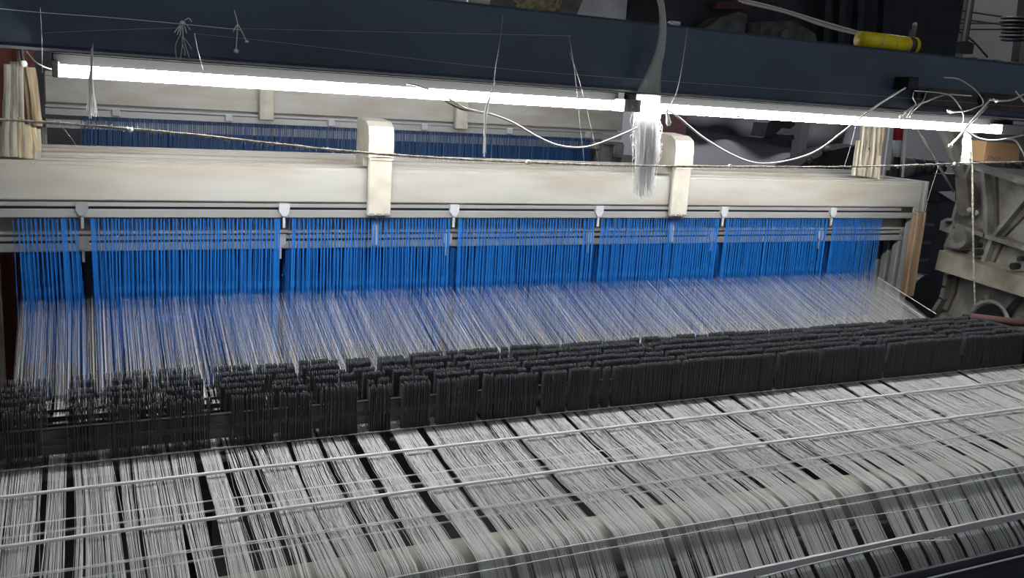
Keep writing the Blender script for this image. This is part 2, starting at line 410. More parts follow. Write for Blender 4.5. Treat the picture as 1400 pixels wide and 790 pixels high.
gaps = [(-.045, .020), (.028, .008), (.135, .007), (.235, .020), (.345, .006), (.43, .008), (.53, .012), (.60, .012), (.68, .008), (.78, .006), (.93, .008), (1.10, .005), (1.33, .005), (1.62, .006), (1.78, .006), (2.02, .006), (2.32, .006)]
for ri, ry in enumerate(rows_y):
    xs = []; x = -.15 + rnd.uniform(0, .01); run = 0; zoff = 0; kk = 0
    while x < 2.60 - .0*ri:
        if run <= 0:
            run = rnd.randint(12, 34) if rnd.random() < .75 else rnd.randint(35, 80); x += rnd.choice([.001, .003, .005, .009, .012 if x < .8 else .006])
            zoff = rnd.uniform(-.003, .003)
        run -= 1; x += rnd.uniform(.0021, .0033); xs.append((x, zoff))
    rear = MB()
    zb = Z(-.728 + .0*ri) ; kk = 0
    for x, zo in xs:
        if any(abs(x-g-.006*math.sin(ri*1.7+g*9)) < hw_*(1 if ri < 2 else .8) for g, hw_ in gaps): continue
        if ri == 0 and kk < 300:
            o = bpy.data.objects.new('drop_wire', rnd.choice(dwm)); o.location = Vector((x, ry, zb+zo+rnd.uniform(-.001, .001))) - db.location; o.parent = db
            SC.collection.objects.link(o); kk += 1
        else:
            vs, fs = dw_mesh(.127+rnd.uniform(-.0015, .0015), rnd.gauss(0, .008), rnd.uniform(0, .02))
            rear.add([(p[0]+x, p[1]+ry, p[2]+zb+zo) for p in vs], fs)
    rear.build('drop_wire', M['black'], db, kind='stuff')
    MB().box((-.33, ry-.0015, Z(-.665)), (2.66, ry+.0015, Z(-.655))).build('contact_bar', M['blackbar'], db)
MB().box((-.33, 1.752, Z(-.690)), (2.66, 1.757, Z(-.640))).build('front_rail', M['greym'], db)
MB().box((-.33, 1.748, Z(-.642)), (2.66, 1.758, Z(-.639))).build('rail_edge', M['blackbar'], db)
MB().tube([(-.33, 1.722, Z(-.699)), (2.66, 1.722, Z(-.699))], .0016, 6).build('lower_rod', M['rope'], db)
MB().box((2.605, 1.715, Z(-.76)), (2.625, 1.965, Z(-.60)), bev=.002).build('end_plate', M['blackbar'], db)
MB().tube([(2.60, 1.93, Z(-.60)), (2.72, 1.85, Z(-.605)), (2.84, 1.80, Z(-.61))], .012, 8).build('end_handle', M['maroon2'], db, True)
MB().box((-.34, 1.76, Z(-.84)), (2.66, 1.94, Z(-.745))).build('trough', M['dark'], db)
for xx in (.2, 2.3): MB().box((xx-.03, 1.80, 0), (xx+.03, 1.88, Z(-.84))).build('support', M['dark'], db)

# ------------------------------------------------------------------ lease cords, roller, rails
def cordline(name, label, cat, y, z, r, m_, wob=.0015, n=40, x1=-.5, x2=2.75, group=None):
    pts = [(x1+(x2-x1)*i/n, y+rnd.uniform(-wob, wob)*.5, Z(z)+rnd.uniform(-wob, wob)*.4) for i in range(n+1)]
    return tag(MB().tube(pts, r, 6).build(name, m_, None, True), label, cat, group)
cordline('lease_string', 'thick white lease cord lying across the warp, nearest the black drop wires', 'cord', 1.605+.02, -.7065, .0034, M['cord'])
cordline('lease_string', 'thin cord under the warp just in front of the cord nearest the drop wires', 'cord', 1.585, -.742, .0016, M['cord'])
cordline('lease_string', 'second thick white lease cord lying across the warp, midway to the beige roller', 'cord', 1.48, -.7250, .0034, M['cord'])
cordline('lease_string', 'thin cord under the warp just in front of the second thick lease cord', 'cord', 1.445, -.760, .0016, M['cord'])
cordline('lease_thread', 'single fine thread across the warp just behind the beige roller', 'thread', 1.40, -.7395, .0009, M['yarn'])
for i in range(3): cordline('lease_tape', 'pale flat tape under the warp, %s of three below the thick cords' % ['first', 'second', 'last'][i], 'tape', [1.56, 1.545, 1.43][i], [-.750, -.757, -.772][i], .0022, M['yarn2'], .001)
rl = thing('back_roller', 'beige back roller under the warp where the sheet turns down', 'roller', (1.2, 1.322, Z(-.88)))
MB().tube([(-.5, 1.322, Z(-.808)), (2.9, 1.322, Z(-.808))], .0535, 48).build('roller_body', M['beige'], rl, True)
MB().tube([(-.6, 1.322, Z(-.808)), (3.0, 1.322, Z(-.808))], .016, 12).build('axle', M['blackbar'], rl, True)
cordline('crest_highlight', 'white strand put in as highlight along the crest of the warp where it bends down', 'wire', 1.262, -.7635, .0014, M['cord'], .0008)  # sheen of the threads at the bend, put in as a white strand
cordline('crest_highlight', 'second white highlight strand put in along the crest of the warp, closest to the camera', 'wire', 1.250, -.7735, .0010, M['cord'], .0008)  # second line of that sheen, also put in as a strand
tag(MB().box((-.5, 1.176, Z(-.841)), (3.0, 1.182, Z(-.826))).build('lease_rail', M['whiterail']), 'flat pale painted rail across the descending warp at the lower right', 'rail')
p = smooth_path([at(1040, 789, 1.12), at(1100, 773, 1.13), at(1170, 757, 1.14), at(1245, 741, 1.13), at(1300, 738, 1.14)], 6)
tag(MB().tube(p, .0012, 5).build('loose_thread', M['cord']), 'loose white thread curving under the pale rail at the lower right', 'thread')
p = smooth_path([at(1140, 712, 1.195), at(1200, 703, 1.195), at(1260, 694, 1.195), at(1322, 682, 1.195)], 4)
tag(MB().tube(p, .0009, 5).build('loose_thread', M['cord']), 'short white strand put in for the glint on the descending warp above the pale rail', 'thread')  # glint on the warp, built as a thin white strand
tag(MB().tube([(-.5, 1.085, Z(-.862)), (3.0, 1.085, Z(-.862))], .0020, 10).build('steel_rod', M['cord'], None, True), 'thin rod coloured white for its glint, across the dark bottom right corner of the photo', 'rod')  # the rod's glint is put in through the white cord colour
tag(MB().box((-.5, 1.090, Z(-1.25)), (3.0, 1.100, Z(-.846)), bev=.002).build('shade_plate', M['dark']), 'dark plate put in for shade at the bottom right corner, behind the white rod', 'plate')  # dark strip standing in for the shade low on the warp
wb = thing('warp_beam', 'dark warp beam low below the back roller', 'beam', (1.2, 1.3, 0))
MB().tube([(-.5, 1.33, Z(-1.08)), (2.9, 1.33, Z(-1.08))], .19, 48).build('beam_barrel', M['dark'], wb, True)
for xx in (-.5, 2.88): MB().tube([(xx, 1.33, Z(-1.08)), (xx+.02, 1.33, Z(-1.08))], .21, 48).build('flange', M['greym'], wb, True)
for xx in (-.56, 2.95): MB().box((xx-.03, 1.22, 0), (xx+.03, 1.44, Z(-.79))).build('stand', M['greym'], wb)

# ------------------------------------------------------------------ top beam and lights
tb = thing('loom_arch', 'long dark blue painted steel beam spanning above the loom', 'beam', (1.3, 2.05, Z(.12)))
MB().box((-.7, 1.96, Z(.036)), (2.86, 2.16, Z(.203)), bev=.006).build('beam_body', M['beam'], tb)
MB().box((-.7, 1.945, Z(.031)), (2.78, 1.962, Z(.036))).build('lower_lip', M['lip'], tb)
MB().box((2.86, 2.0, Z(.03)), (3.6, 2.16, Z(.185)), bev=.006).build('beam_end', M['greym'], tb, label='oily brown-grey end of the beam')
MB().box((2.22, 1.935, Z(.055)), (3.1, 1.96, Z(.105)), bev=.002).build('bracket_plate', M['brownsteel'], tb, label='brown rusty plate bolted on the beam')
for xx in (at(1274, 112, 1.92).x, at(1352, 112, 1.92).x): MB().tube([(xx, 1.92, Z(.082)), (xx, 1.936, Z(.082))], .018, 14).build('bolt_head', M['blackbar'], tb)
_a = at(1236, 122, 1.92); _b = at(1252, 106, 1.92)
tag(MB().box((_a.x, 1.905, _a.z), (_b.x, 1.962, _b.z), bev=.003).build('junction_box', M['blk']), 'small black box with a pale underside fixed to the dark beam, cable leaving it', 'box')
for i, (a, b_) in enumerate(((-.02, 1.185), (1.235, 2.53))):
    t = thing('fluorescent_light', ['lit fluorescent tube under the beam, left of the yarn bundle', 'lit fluorescent tube under the beam, right of the yarn bundle'][i], 'light', ((a+b_)/2, 1.90, Z(.03)), 'fluorescent lights under the beam')
    MB().box((a-.012, 1.925, Z(.004)), (b_+(.012 if i == 0 else .11), 1.944, Z(.0285)), bev=.002).build('light_body', M['fixture'], t)
    MB().box((a-.012, 1.876, Z(.0285)), (b_+.012, 1.944, Z(.0305))).build('beam_shade', M['fixture'], t)  # thin hood added to keep the tube's light off the beam
    MB().tube([(a, 1.89, Z(-.003)), (b_, 1.89, Z(-.003))], .011, 16).build('glass_tube', M['tube'], t, True)
    for xx in (a-.012, b_): MB().box((xx, 1.879, Z(-.016)), (xx+(.012 if (i == 0 or xx < a) else .10), 1.925, Z(.014)), bev=.002).build('end_cap', M['endcap'], t)

# ------------------------------------------------------------------ horizontal rope and hanging yarns
def path(pts, y, n=5): return smooth_path([at(p[0], p[1], p[2] if len(p) > 2 else y) for p in pts], n)
t = thing('rope', 'fuzzy cream rope stretched across the whole loom in front of the heald frames', 'rope', at(700, 222, 1.8))
P_ = path([(-60, 160), (100, 170), (250, 183), (500, 209), (700, 221), (900, 227), (1150, 228), (1300, 224), (1460, 219)], 1.8, 24)
fz = MB(); fz.tube(P_, [.0023+rnd.uniform(-.0005, .0007) for _ in P_], 6); fz.build('rope_body', M['rope'], t, True)
hair = []
for _ in range(700):
    q = P_[rnd.randrange(20, len(P_)-20)] + Vector((rnd.uniform(-.01, .01), 0, 0)); d = Vector((rnd.gauss(0, 1), rnd.gauss(0, .5), rnd.gauss(0, 1))).normalized()*.006
    hair.append([q, q+d*.5, q+d+Vector((0, 0, -.001))])
strands(np.array([[tuple(p) for p in h_] for h_ in hair]), .0003, 'rope_fuzz', M['cord'], t, kind='stuff')
for px, py in ((178, 178), (722, 222), (998, 227), (1305, 224)): MB().ball(at(px, py, 1.797), .0055, 8, jit=.3).build('knot', M['cord'], t, True)

def bundle(name, label, px_top, pts, y, wtop, wmid, count, r, m_, wts=None, cat='yarn'):
    arr = []; K_ = len(pts)
    C_ = [at(p[0], p[1], y) for p in pts]
    for i in range(count):
        a = rnd.uniform(-1, 1)*rnd.uniform(.6, 1.1); b_ = rnd.uniform(-1, 1); pth = []; ph = rnd.uniform(0, 6); fr = rnd.uniform(.5, 1.6)
        cut = rnd.uniform(K_*.72, K_-.1) if rnd.random() < .6 else rnd.uniform(K_*.9, K_)
        for j in range(K_):
            w_ = pts[j][2]/2
            pth.append(C_[j] + Vector((a*w_ + w_*.10*math.sin(ph+j*fr), b_*w_*.5 + w_*.1*math.cos(ph+j*fr), 0)))
        q_ = smooth_path(pth, 4); L = len(q_); e_ = cut/K_*(L-1)
        res = []
        for k in range(24):
            f_ = k/23*e_; i0 = min(int(f_), L-2); res.append(tuple(q_[i0].lerp(q_[i0+1], f_-i0)))
        arr.append(res)
    return tag(strands(np.array(arr), r, name, m_, None), label, cat)
bundle('yarn_bundle', 'thick bundle of loose white yarn hanging from above across the fluorescent tubes', 905,
       [(900, -14, .016), (906, 20, .014), (904, 60, .020), (895, 95, .030), (887, 125, .056), (885, 150, .060), (884, 180, .060), (883, 210, .060), (881, 240, .056), (880, 272, .050)], 1.905, 0, 0, 280, .0006, M['glowyarn'])
# curly strays at its edges
b = []
for _ in range(26):
    px = rnd.choice([868, 872, 898, 902]) + rnd.uniform(-3, 3); y0 = rnd.uniform(140, 170); pts = []
    for j in range(8): pts.append(at(px+rnd.uniform(-4, 4), y0+j*rnd.uniform(6, 11), 1.90+rnd.uniform(-.012, .012)))
    b.append([tuple(q) for q in smooth_path(pts, 4)])
tag(strands(np.array(b), .0005, 'curly_yarn', M['cord']), 'curly loose yarn ends fraying along the hanging white bundle', 'yarn')['kind'] = 'stuff'
bundle('yarn_tassel', 'short cream tassel hanging at the left over the far loom rail', 0, [(126, 66, .003), (125, 95, .005), (124, 110, .009), (126, 135, .014), (126, 163, .028)], 1.82, 0, 0, 30, .0007, M['glowyarn'])
bundle('yarn_tassel', 'thin white tassel hanging in front of the far blue healds, left of the sagging cable', 0, [(676, 112, .002), (671, 130, .004), (665, 150, .010), (663, 180, .006), (662, 218, .016)], 1.82, 0, 0, 14, .0008, M['glowyarn'])
for lab, segs in (('knotted tuft of white yarn on the dark beam, left one of two', [[(249, 30), (243, 38), (238, 45)], [(249, 30), (245, 40), (242, 48)], [(249, 30), (247, 41), (246, 50)], [(249, 30), (250, 41), (250, 51)], [(249, 30), (253, 38), (255, 46)], [(249, 30), (256, 35), (260, 41)], [(252, 28), (258, 25), (262, 30)],
                   [(249, 50), (249, 64), (246, 84)], [(250, 50), (254, 64), (259, 79)], [(245, 50), (240, 62), (241, 78), (246, 86)], [(249, 60), (253, 70), (252, 76)], [(250, 50), (258, 60), (262, 68)]]),
                  ('knotted white yarn with two fluffy ends on the dark beam, right one of two', [[(320, 14), (323, 24), (325, 33)], [(325, 33), (324, 48), (323, 64), (322, 70)], [(325, 33), (331, 44), (337, 57)], [(325, 33), (320, 40), (319, 44)]])):
    t = thing('yarn_knot', lab, 'yarn', at(segs[0][0][0], segs[0][0][1], 1.93), 'yarn knots on the beam')
    b = MB()
    for s_ in segs: b.tube(path(s_, 1.93, 4), .0006 if (s_[0][1] >= 50) else .0012, 5)
    b.build('yarn_ends', M['cord'], t, True)
    q = segs[0][0] if 'left' in lab else (322, 69)
    MB().ball(at(q[0], q[1]+1, 1.93), .0055, 8, (1, .7, .8), .35).build('tuft', M['cord'], t, True)
    if 'right' in lab: MB().ball(at(337, 57, 1.93), .004, 8, (1, .7, .8), .35).build('tuft', M['cord'], t, True)

def line(name, label, cat, pts, y, r, m_, n=4, group=None):
    return tag(MB().tube(path(pts, y, n), r, 6).build(name, m_, None, True), label, cat, group)
line('string', 'white string along the upper left of the dark beam, up to the two yarn knots', 'string', [(-40, 8), (55, 17), (150, 24), (250, 33), (330, 41)], 1.925, .0008, M['cord'])
line('loose_thread', 'fine thread slanting down across the dark beam from its left knot to its right end', 'thread', [(266, 46), (400, 60), (700, 95), (1000, 117), (1240, 134), (1400, 146)], 1.93, .0003, M['yarn2'])
line('loose_thread', 'fine thread lying high across the middle of the dark beam', 'thread', [(330, 39), (500, 43), (780, 49)], 1.93, .0003, M['yarn2'])
line('loose_thread', 'fine thread from the far left of the beam to the left yarn knot', 'thread', [(60, 45), (150, 41), (250, 38)], 1.93, .0003, M['yarn2'])
line('loose_thread', 'fine upright thread hanging at the far left over the maroon sheet', 'thread', [(55, 10), (57, 50), (58, 100)], 1.86, .0004, M['yarn2'])
line('loose_thread', 'fine upright thread dropping beside the short left tassel', 'thread', [(127, 60), (126, 80), (126, 96)], 1.84, .0004, M['yarn2'])
line('loose_thread', 'fine thread dropping over the beam to the thin white tassel', 'thread', [(688, 20), (683, 60), (678, 90), (675, 116)], 1.86, .0003, M['yarn2'])
line('loose_thread', 'left one of two fine threads slanting down right of the thin tassel', 'thread', [(778, 48), (786, 100), (793, 170), (799, 222)], 1.86, .0003, M['yarn2'])
line('loose_thread', 'right one of two fine threads slanting down right of the thin tassel', 'thread', [(779, 72), (792, 110), (806, 165), (819, 224)], 1.86, .0003, M['yarn2'])
line('loose_thread', 'short fine thread lying slantwise before the far healds at left', 'thread', [(80, 168), (93, 183), (106, 201)], 1.8, .0004, M['yarn2'])
line('loose_thread', 'fine thread falling from the beam left of centre to the light', 'thread', [(266, 46), (271, 70), (278, 96)], 1.86, .0004, M['yarn2'])
line('loose_thread', 'fine thread right of the bamboo laths slanting down past the frame end', 'thread', [(1284, 224.5), (1268, 275), (1262, 310)], 1.8, .0004, M['yarn2'])
line('loose_thread', 'fine thread slanting down left of the bamboo laths', 'thread', [(1172, 164), (1160, 210), (1150, 238)], 1.85, .0004, M['yarn2'])

# cables
line('cable', 'cream cable sagging under the left tube to the yarn bundle', 'cable', [(612, 134), (640, 150), (670, 156), (700, 167), (735, 187), (765, 199), (800, 201), (835, 190), (872, 174)], 1.85, .0022, M['cable'], 6)
line('hooked_wire', 'short metal hook wire crossing the left fluorescent tube', 'wire', [(556, 115), (566, 116), (582, 121), (596, 125)], 1.86, .0016, M['greycable'])
tag(MB().tube(path([(606, 137), (622, 144), (636, 149), (652, 152)], 1.86, 3), [.0008, .002, .003, .004, .0045, .005, .0045, .004, .003, .002], 6).build('cable_joint', M['brownsteel'], None, True), 'dark taped joint on the cream cable below the left tube', 'cable joint')
line('cable', 'cream cable sagging from the yarn bundle up to the small black box', 'cable', [(912, 150), (930, 162), (960, 187), (1000, 211), (1035, 223), (1075, 220), (1115, 207), (1150, 182), (1180, 158), (1210, 137), (1238, 120)], 1.85, .0024, M['cable'], 6)
line('cable', 'white cable bulging just under the right fluorescent tube', 'cable', [(985, 153), (1000, 158), (1020, 160), (1045, 158)], 1.86, .002, M['cable'])
line('string', 'grey string dropping over the beam just right of the yarn bundle', 'string', [(940, 38), (934, 80), (927, 120), (918, 140), (911, 153)], 1.86, .0012, M['greycable'])
tag(MB().tube(path([(911, 150), (913, 160), (914, 172)], 1.84, 3), [.002, .003, .004, .004, .006, .007, .004], 7).build('string_end', M['cord'], None, True), 'small knotted white string end right beside the yarn bundle', 'string')
cl = [
    ('grey cable rising from the right tube over the wire cluster', [(1230, 160), (1245, 148), (1262, 140), (1290, 130), (1300, 131), (1312, 145), (1318, 160), (1316, 170)], .0024, 'greycable'),
    ('long white cable slanting down below the right tube to a knotted white end', [(1352, 138), (1340, 152), (1325, 170), (1312, 186), (1300, 198)], .0036, 'cable'),
    ('grey cable running beside the slanting white cable at right', [(1350, 145), (1338, 158), (1320, 174)], .0026, 'greycable'),
    ('white wire curving down onto the bundle from the beam end', [(1290, 106), (1310, 108), (1330, 120), (1342, 134), (1344, 142), (1335, 147), (1318, 152), (1298, 153)], .0020, 'cable'),
    ('cream cable drooping above the cardboard box', [(1320, 178), (1335, 188), (1355, 192), (1380, 189), (1410, 182)], .0026, 'cable'),
    ('thick white cable looping off the right edge of the photo', [(1352, 136), (1370, 138), (1385, 136), (1395, 131), (1412, 124)], .0030, 'cable'),
    ('pale cable coming down steeply at the far right edge', [(1388, 125), (1395, 133), (1403, 142)], .003, 'cable'),
    ('thin rod running right from the small black box', [(1250, 124), (1275, 126), (1300, 129), (1328, 131)], .0014, 'cord'),
    ('twisted pale wire hanging from the thin rod onto the tube, left one', [(1249, 126), (1248, 134), (1252, 142), (1245, 152), (1240, 160)], .0014, 'cable'),
    ('twisted pale wire hanging from the thin rod onto the tube, right one', [(1266, 127), (1262, 138), (1256, 145), (1248, 152), (1244, 160)], .0014, 'cable'),
    ('pale strut cable falling behind the cardboard box to the right', [(1375, 190), (1388, 192), (1397, 205), (1403, 218)], .0030, 'cable')]
for lab, pts, r, mm in cl: line('cable', lab, 'cable', pts, 1.87, r, M[mm])
for px, py, l2 in ((1299, 199, 'white frayed knot at the lower end of the slanting white cable'), (1298, 152, 'white frayed knot hanging in front of the right tube'), (1362, 138, 'white knotted yarn lump where the right cables meet')):
    b = MB(); b.ball(at(px, py, 1.865), .006, 8, (1.3, .8, .7), .4)
    for _ in range(8): q = at(px, py, 1.865); b.tube([q, q+Vector((rnd.uniform(-.014, .014), 0, rnd.uniform(-.008, .006)))], .0011, 4)
    tag(b.build('yarn_lump', M['cord'], None, False), l2, 'yarn')
# vertical rope at right, with pale tangle
tag(MB().tube(path([(1322, 150), (1326, 185), (1329, 225), (1330, 290), (1331, 350), (1333, 420)], 1.98, 12), [.0032+rnd.uniform(-.0006, .0006) for _ in range(61)], 6).build('hanging_rope', M['rope'], None, True), 'dark greyed rope hanging straight down before the right casting', 'rope')
b = []
for _ in range(60):
    pts = []; qx, qy = 1322, 178
    for j in range(6): pts.append(at(qx+rnd.uniform(-4, 4)-j*1.5+rnd.uniform(0, j*2), qy+j*9+rnd.uniform(-2, 2), 1.97+rnd.uniform(-.02, .02)))
    b.append([tuple(q) for q in smooth_path(pts, 3)])
tag(strands(np.array(b), .0009, 'yarn_tangle', M['yarn']), 'pinkish white tangle of yarn wrapped on the right hanging rope', 'yarn')['kind'] = 'stuff'

# ------------------------------------------------------------------ bundles of laths
def laths(name, label, rows, y, cat='laths'):
    t = thing(name, label, cat, at(rows[0][2], rows[0][3], y))
    for i, (x1, y1, x2, y2, wpx, mm) in enumerate(rows):
        yy = y+rnd.uniform(-.012, .012); a = at(x1, y1, yy); b_ = at(x2, y2, yy); w_ = wpx*yy/1240*.95
        bb = MB(); K_ = 6; pts = [a.lerp(b_, k/(K_-1)) + Vector((rnd.uniform(-.0012, .0012), 0, 0)) for k in range(K_)]
        vs = []; fs = []
        for k, p_ in enumerate(pts):
            ww = w_/2*(1+rnd.uniform(-.07, .07)); d = .006
            vs += [p_+Vector((-ww, -d*.6, 0)), p_+Vector((-ww*.3, -d, 0)), p_+Vector((ww*.5, -d, 0)), p_+Vector((ww, -d*.4, 0)), p_+Vector((ww, d, 0)), p_+Vector((-ww, d, 0))]
        for k in range(K_-1):
            for j in range(6): q0 = k*6+j; q1 = k*6+(j+1) % 6; fs.append((q0, q1, q1+6, q0+6))
        fs += [(5, 4, 3, 2, 1, 0), tuple((K_-1)*6+j for j in range(6))]
        bb.add(vs, fs).build('lath', M[mm], t)
    return t
t = laths('wood_lath_bundle', 'bundle of weathered wooden laths standing upright at the left end of the loom',
      [(12, 88, 8, 214, 9, 'woodg'), (20, 84, 20, 214, 10, 'woodg'), (28, 70, 30, 214, 7, 'woodg'), (33, 88, 50, 205, 8, 'wood'), (42, 92, 52, 172, 10, 'wood'), (26, 160, 27, 215, 5, 'wood'), (35, 170, 36, 216, 14, 'wood'), (50, 176, 50, 217, 10, 'woodg'), (6, 172, 6, 214, 12, 'woodg')], 2.30)
MB().ball(at(32, 87, 2.27), .008, 8).build('string_knot', M['cord'], t, True)
MB().tube(path([(29, 62), (30, 75), (33, 90)], 2.27, 3), .004, 6).build('tie', M['blackcable'], t, True)
line('string', 'white string sagging from the left lath bundle to the light', 'string', [(36, 70), (48, 84), (62, 92), (76, 96)], 1.95, .0013, M['cord'])
laths('bamboo_lath_bundle', 'bundle of pale split bamboo laths standing upright near the right end of the rail',
      [(1174, 192, 1167, 240, 6, 'bamboo'), (1181, 165, 1174, 240, 7, 'bamboo'), (1189, 165, 1181, 241, 8, 'bamboo'), (1196, 165, 1190, 242, 7, 'bamboo'), (1203, 165, 1196, 243, 7, 'bamboo'), (1209, 165, 1202, 216, 8, 'wood'), (1186, 205, 1185, 241, 6, 'bamboo'), (1202, 213, 1200, 245, 7, 'bamboo')], 2.33)

# striped pole
t = thing('striped_pole', 'pole with red, white and black bands behind the bamboo laths', 'pole', at(1222, 290, 3.0))
P1, P2 = at(1231, 150, 3.0), at(1217, 300, 3.0)
for a, b_, mm, nm in ((0, .27, 'red', 'red_band'), (.27, .42, 'white', 'white_band'), (.42, 1, 'blk', 'black_band')):
    MB().tube([P1.lerp(P2, a), P1.lerp(P2, b_)], .021, 14, True).build(nm, M[mm], t, True)
P1, P2 = at(1217, 165, 2.95), at(1207, 242, 2.95); MB().tube([P1, P2], .004, 6).build('side_wire', M['cord'], t)
P1, P2 = at(1240, 165, 2.95), at(1234, 242, 2.95); MB().tube([P1, P2], .006, 6).build('side_wire', M['cable'], t)

# ------------------------------------------------------------------ right side casting
sf = thing('machine_casting', 'heavy grey cast iron side frame of the loom at the right edge', 'machine frame', (2.95, 2.05, 0))
def plate(nm, poly, x, d, mm, label=None):
    return MB().prism([atx(a, b_, x) for a, b_ in poly], (d, 0, 0)).build(nm, M[mm], sf, label=label)
X0 = 2.93
plate('web_plate', [(1290, 338), (1300, 300), (1312, 262), (1326, 222), (1440, 258), (1440, 500), (1270, 450), (1284, 420), (1292, 380)], X0, .03, 'cast')
def rib(nm, pts, wpx, x=2.895, mm='cast', label=None):
    b = MB()
    for p_, q_ in zip(pts[:-1], pts[1:]):
        a = Vector((p_[0], p_[1])); c = Vector((q_[0], q_[1])); d = (c-a).normalized(); n_ = Vector((-d.y, d.x))*wpx/2; a = a-d*wpx*.2; c = c+d*wpx*.2
        b.prism([atx(*(a+n_), x), atx(*(c+n_), x), atx(*(c-n_), x), atx(*(a-n_), x)], (X0-x+.001, 0, 0))
    return b.build(nm, M[mm], sf, label=label)
rib('left_edge_rib', [(1326, 224), (1312, 262), (1302, 300), (1296, 330)], 4)
rib('top_ledge', [(1330, 228), (1440, 262)], 7, 2.87)
rib('upright_rib', [(1343, 236), (1347, 280), (1347, 325)], 5, 2.88)
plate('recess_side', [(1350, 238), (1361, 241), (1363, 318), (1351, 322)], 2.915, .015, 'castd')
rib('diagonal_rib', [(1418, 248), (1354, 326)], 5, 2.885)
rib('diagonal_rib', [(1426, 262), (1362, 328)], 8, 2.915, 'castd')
rib('middle_ledge', [(1302, 306), (1345, 322), (1440, 352)], 6, 2.875)
rib('short_rib', [(1354, 328), (1343, 358)], 5, 2.885)
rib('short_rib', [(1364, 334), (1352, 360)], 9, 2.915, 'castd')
plate('main_bar', [(1284, 342), (1450, 396), (1450, 422), (1278, 368)], 2.84, .09, 'bar', 'worn cream horizontal bar')
b = MB(); c = atx(1309, 325, 2.86)
b.tube([c, c+Vector((.07, 0, 0))], .038, 24); b.build('boss', M['cast'], sf)
MB().tube([c-Vector((.001, 0, 0)), c+Vector((.003, 0, 0))], .019, 20).build('boss_hole', M['castd'], sf)
plate('boss_foot', [(1296, 322), (1318, 330), (1312, 342), (1290, 336)], 2.87, .06, 'cast')
plate('lug', [(1286, 302), (1294, 298), (1306, 304), (1300, 320), (1284, 314)], 2.88, .05, 'cast')
for px, py, r in ((1294, 304, .006), (1393, 354, .009), (1333, 335, .010), (1333, 345, .012), (1384, 364, .012)):
    c = atx(px, py, 2.855); MB().tube([c, c+Vector((.03, 0, 0))], r, 10).build('bolt', M['blackbar'], sf)
rib('curved_leg_rib', [(1293, 376), (1290, 392), (1286, 408), (1276, 424)], 5, 2.885)
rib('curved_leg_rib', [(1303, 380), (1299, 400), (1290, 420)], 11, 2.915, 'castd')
c = atx(1349, 408, 2.87); MB().ball(c, .018, 12).build('round_bolt', M['castd'], sf, True)
rib('lower_brace', [(1388, 404), (1368, 426)], 5, 2.885)
b = MB(); c = atx(1352, 440, 2.86); b.tube([c, c+Vector((.04, 0, 0))], .062, 28); b.build('dark_hub', M['blk'], sf)
b = MB(); pts = [c + Vector((0, .072*math.cos(a), .072*math.sin(a))) for a in [math.radians(i*12) for i in range(0, 16)]]
b.tube(pts, .008, 8); b.build('hub_rim', M['cast'], sf, True)
plate('foot_plate', [(1270, 446), (1440, 496), (1440, 900), (1260, 900)], X0+.005, .05, 'dark')
# struts above
def strut(nm, p_, q_, r, y1, y2, mm, lab=None): return MB().tube([at(*p_, y1), at(*q_, y2)], r, 12).build(nm, M[mm], sf, True, label=lab)
strut('round_strut', (1282, 160), (1334, 282), .022, 2.42, 2.30, 'cast')
strut('thin_strut', (1250, 168), (1304, 262), .005, 2.38, 2.30, 'cast')
b = MB(); b.prism([at(1296, 160, 2.36), at(1326, 160, 2.36), at(1352, 300, 2.26), at(1340, 304, 2.26)], (.0, .03, 0)); b.build('flat_strut', M['cast'], sf)
b = MB(); b.prism([at(1322, 244, 2.2), at(1334, 250, 2.2), at(1344, 292, 2.2), at(1326, 296, 2.2)], (0, .05, 0)); b.build('socket', M['castd'], sf)
b = MB(); b.ball(at(1326, 287, 2.17), .012, 8, (1.3, .6, .8), .4); b.ball(at(1336, 291, 2.17), .009, 8, (1, .6, 1.1), .4); b.build('grease_rag', M['hook'], sf, label='scraps of white rag stuffed in the socket')
b = MB(); b.prism([at(1338, 168, 2.5), at(1440, 172, 2.5), at(1440, 235, 2.5), at(1352, 228, 2.5)], (0, .02, 0)); b.build('rear_panel', M['castd'], sf)
# cardboard box on the casting
t = thing('cardboard_box', 'small brown cardboard box with scribbled marks resting on the right casting', 'box', at(1370, 226, 1.99))
b = MB(); b.prism([at(1349, 193, 2.0), at(1395, 197, 2.0), at(1392, 225, 2.0), at(1345, 221, 2.0)], (0, .06, 0)); b.build('box_body', M['card'], t)
b = MB(); b.prism([at(1340, 192, 2.03), at(1349, 193, 2.03), at(1345, 213, 2.03)], (0, .01, 0)); b.build('flap', M['paper'], t)
b = MB()
for pts in ([(1351, 213), (1350, 217), (1354, 218), (1355, 213), (1352, 213)], [(1357, 214), (1358, 219), (1361, 215), (1363, 219)], [(1364, 219), (1366, 215), (1368, 218)]): b.tube([at(a, c_, 1.998) for a, c_ in pts], .0008, 4)
b.build('scribble', M['ink'], t)
b = MB(); 
for i in range(9): b.ball(at(1372+i*4, 224+(i % 3)*2, 1.95), .008, 6, (1.4, 1, .7), .4)
tag(b.build('oily_rag', M['blk'], None, False), 'black oily rag heap on the ledge below the cardboard box', 'rag')

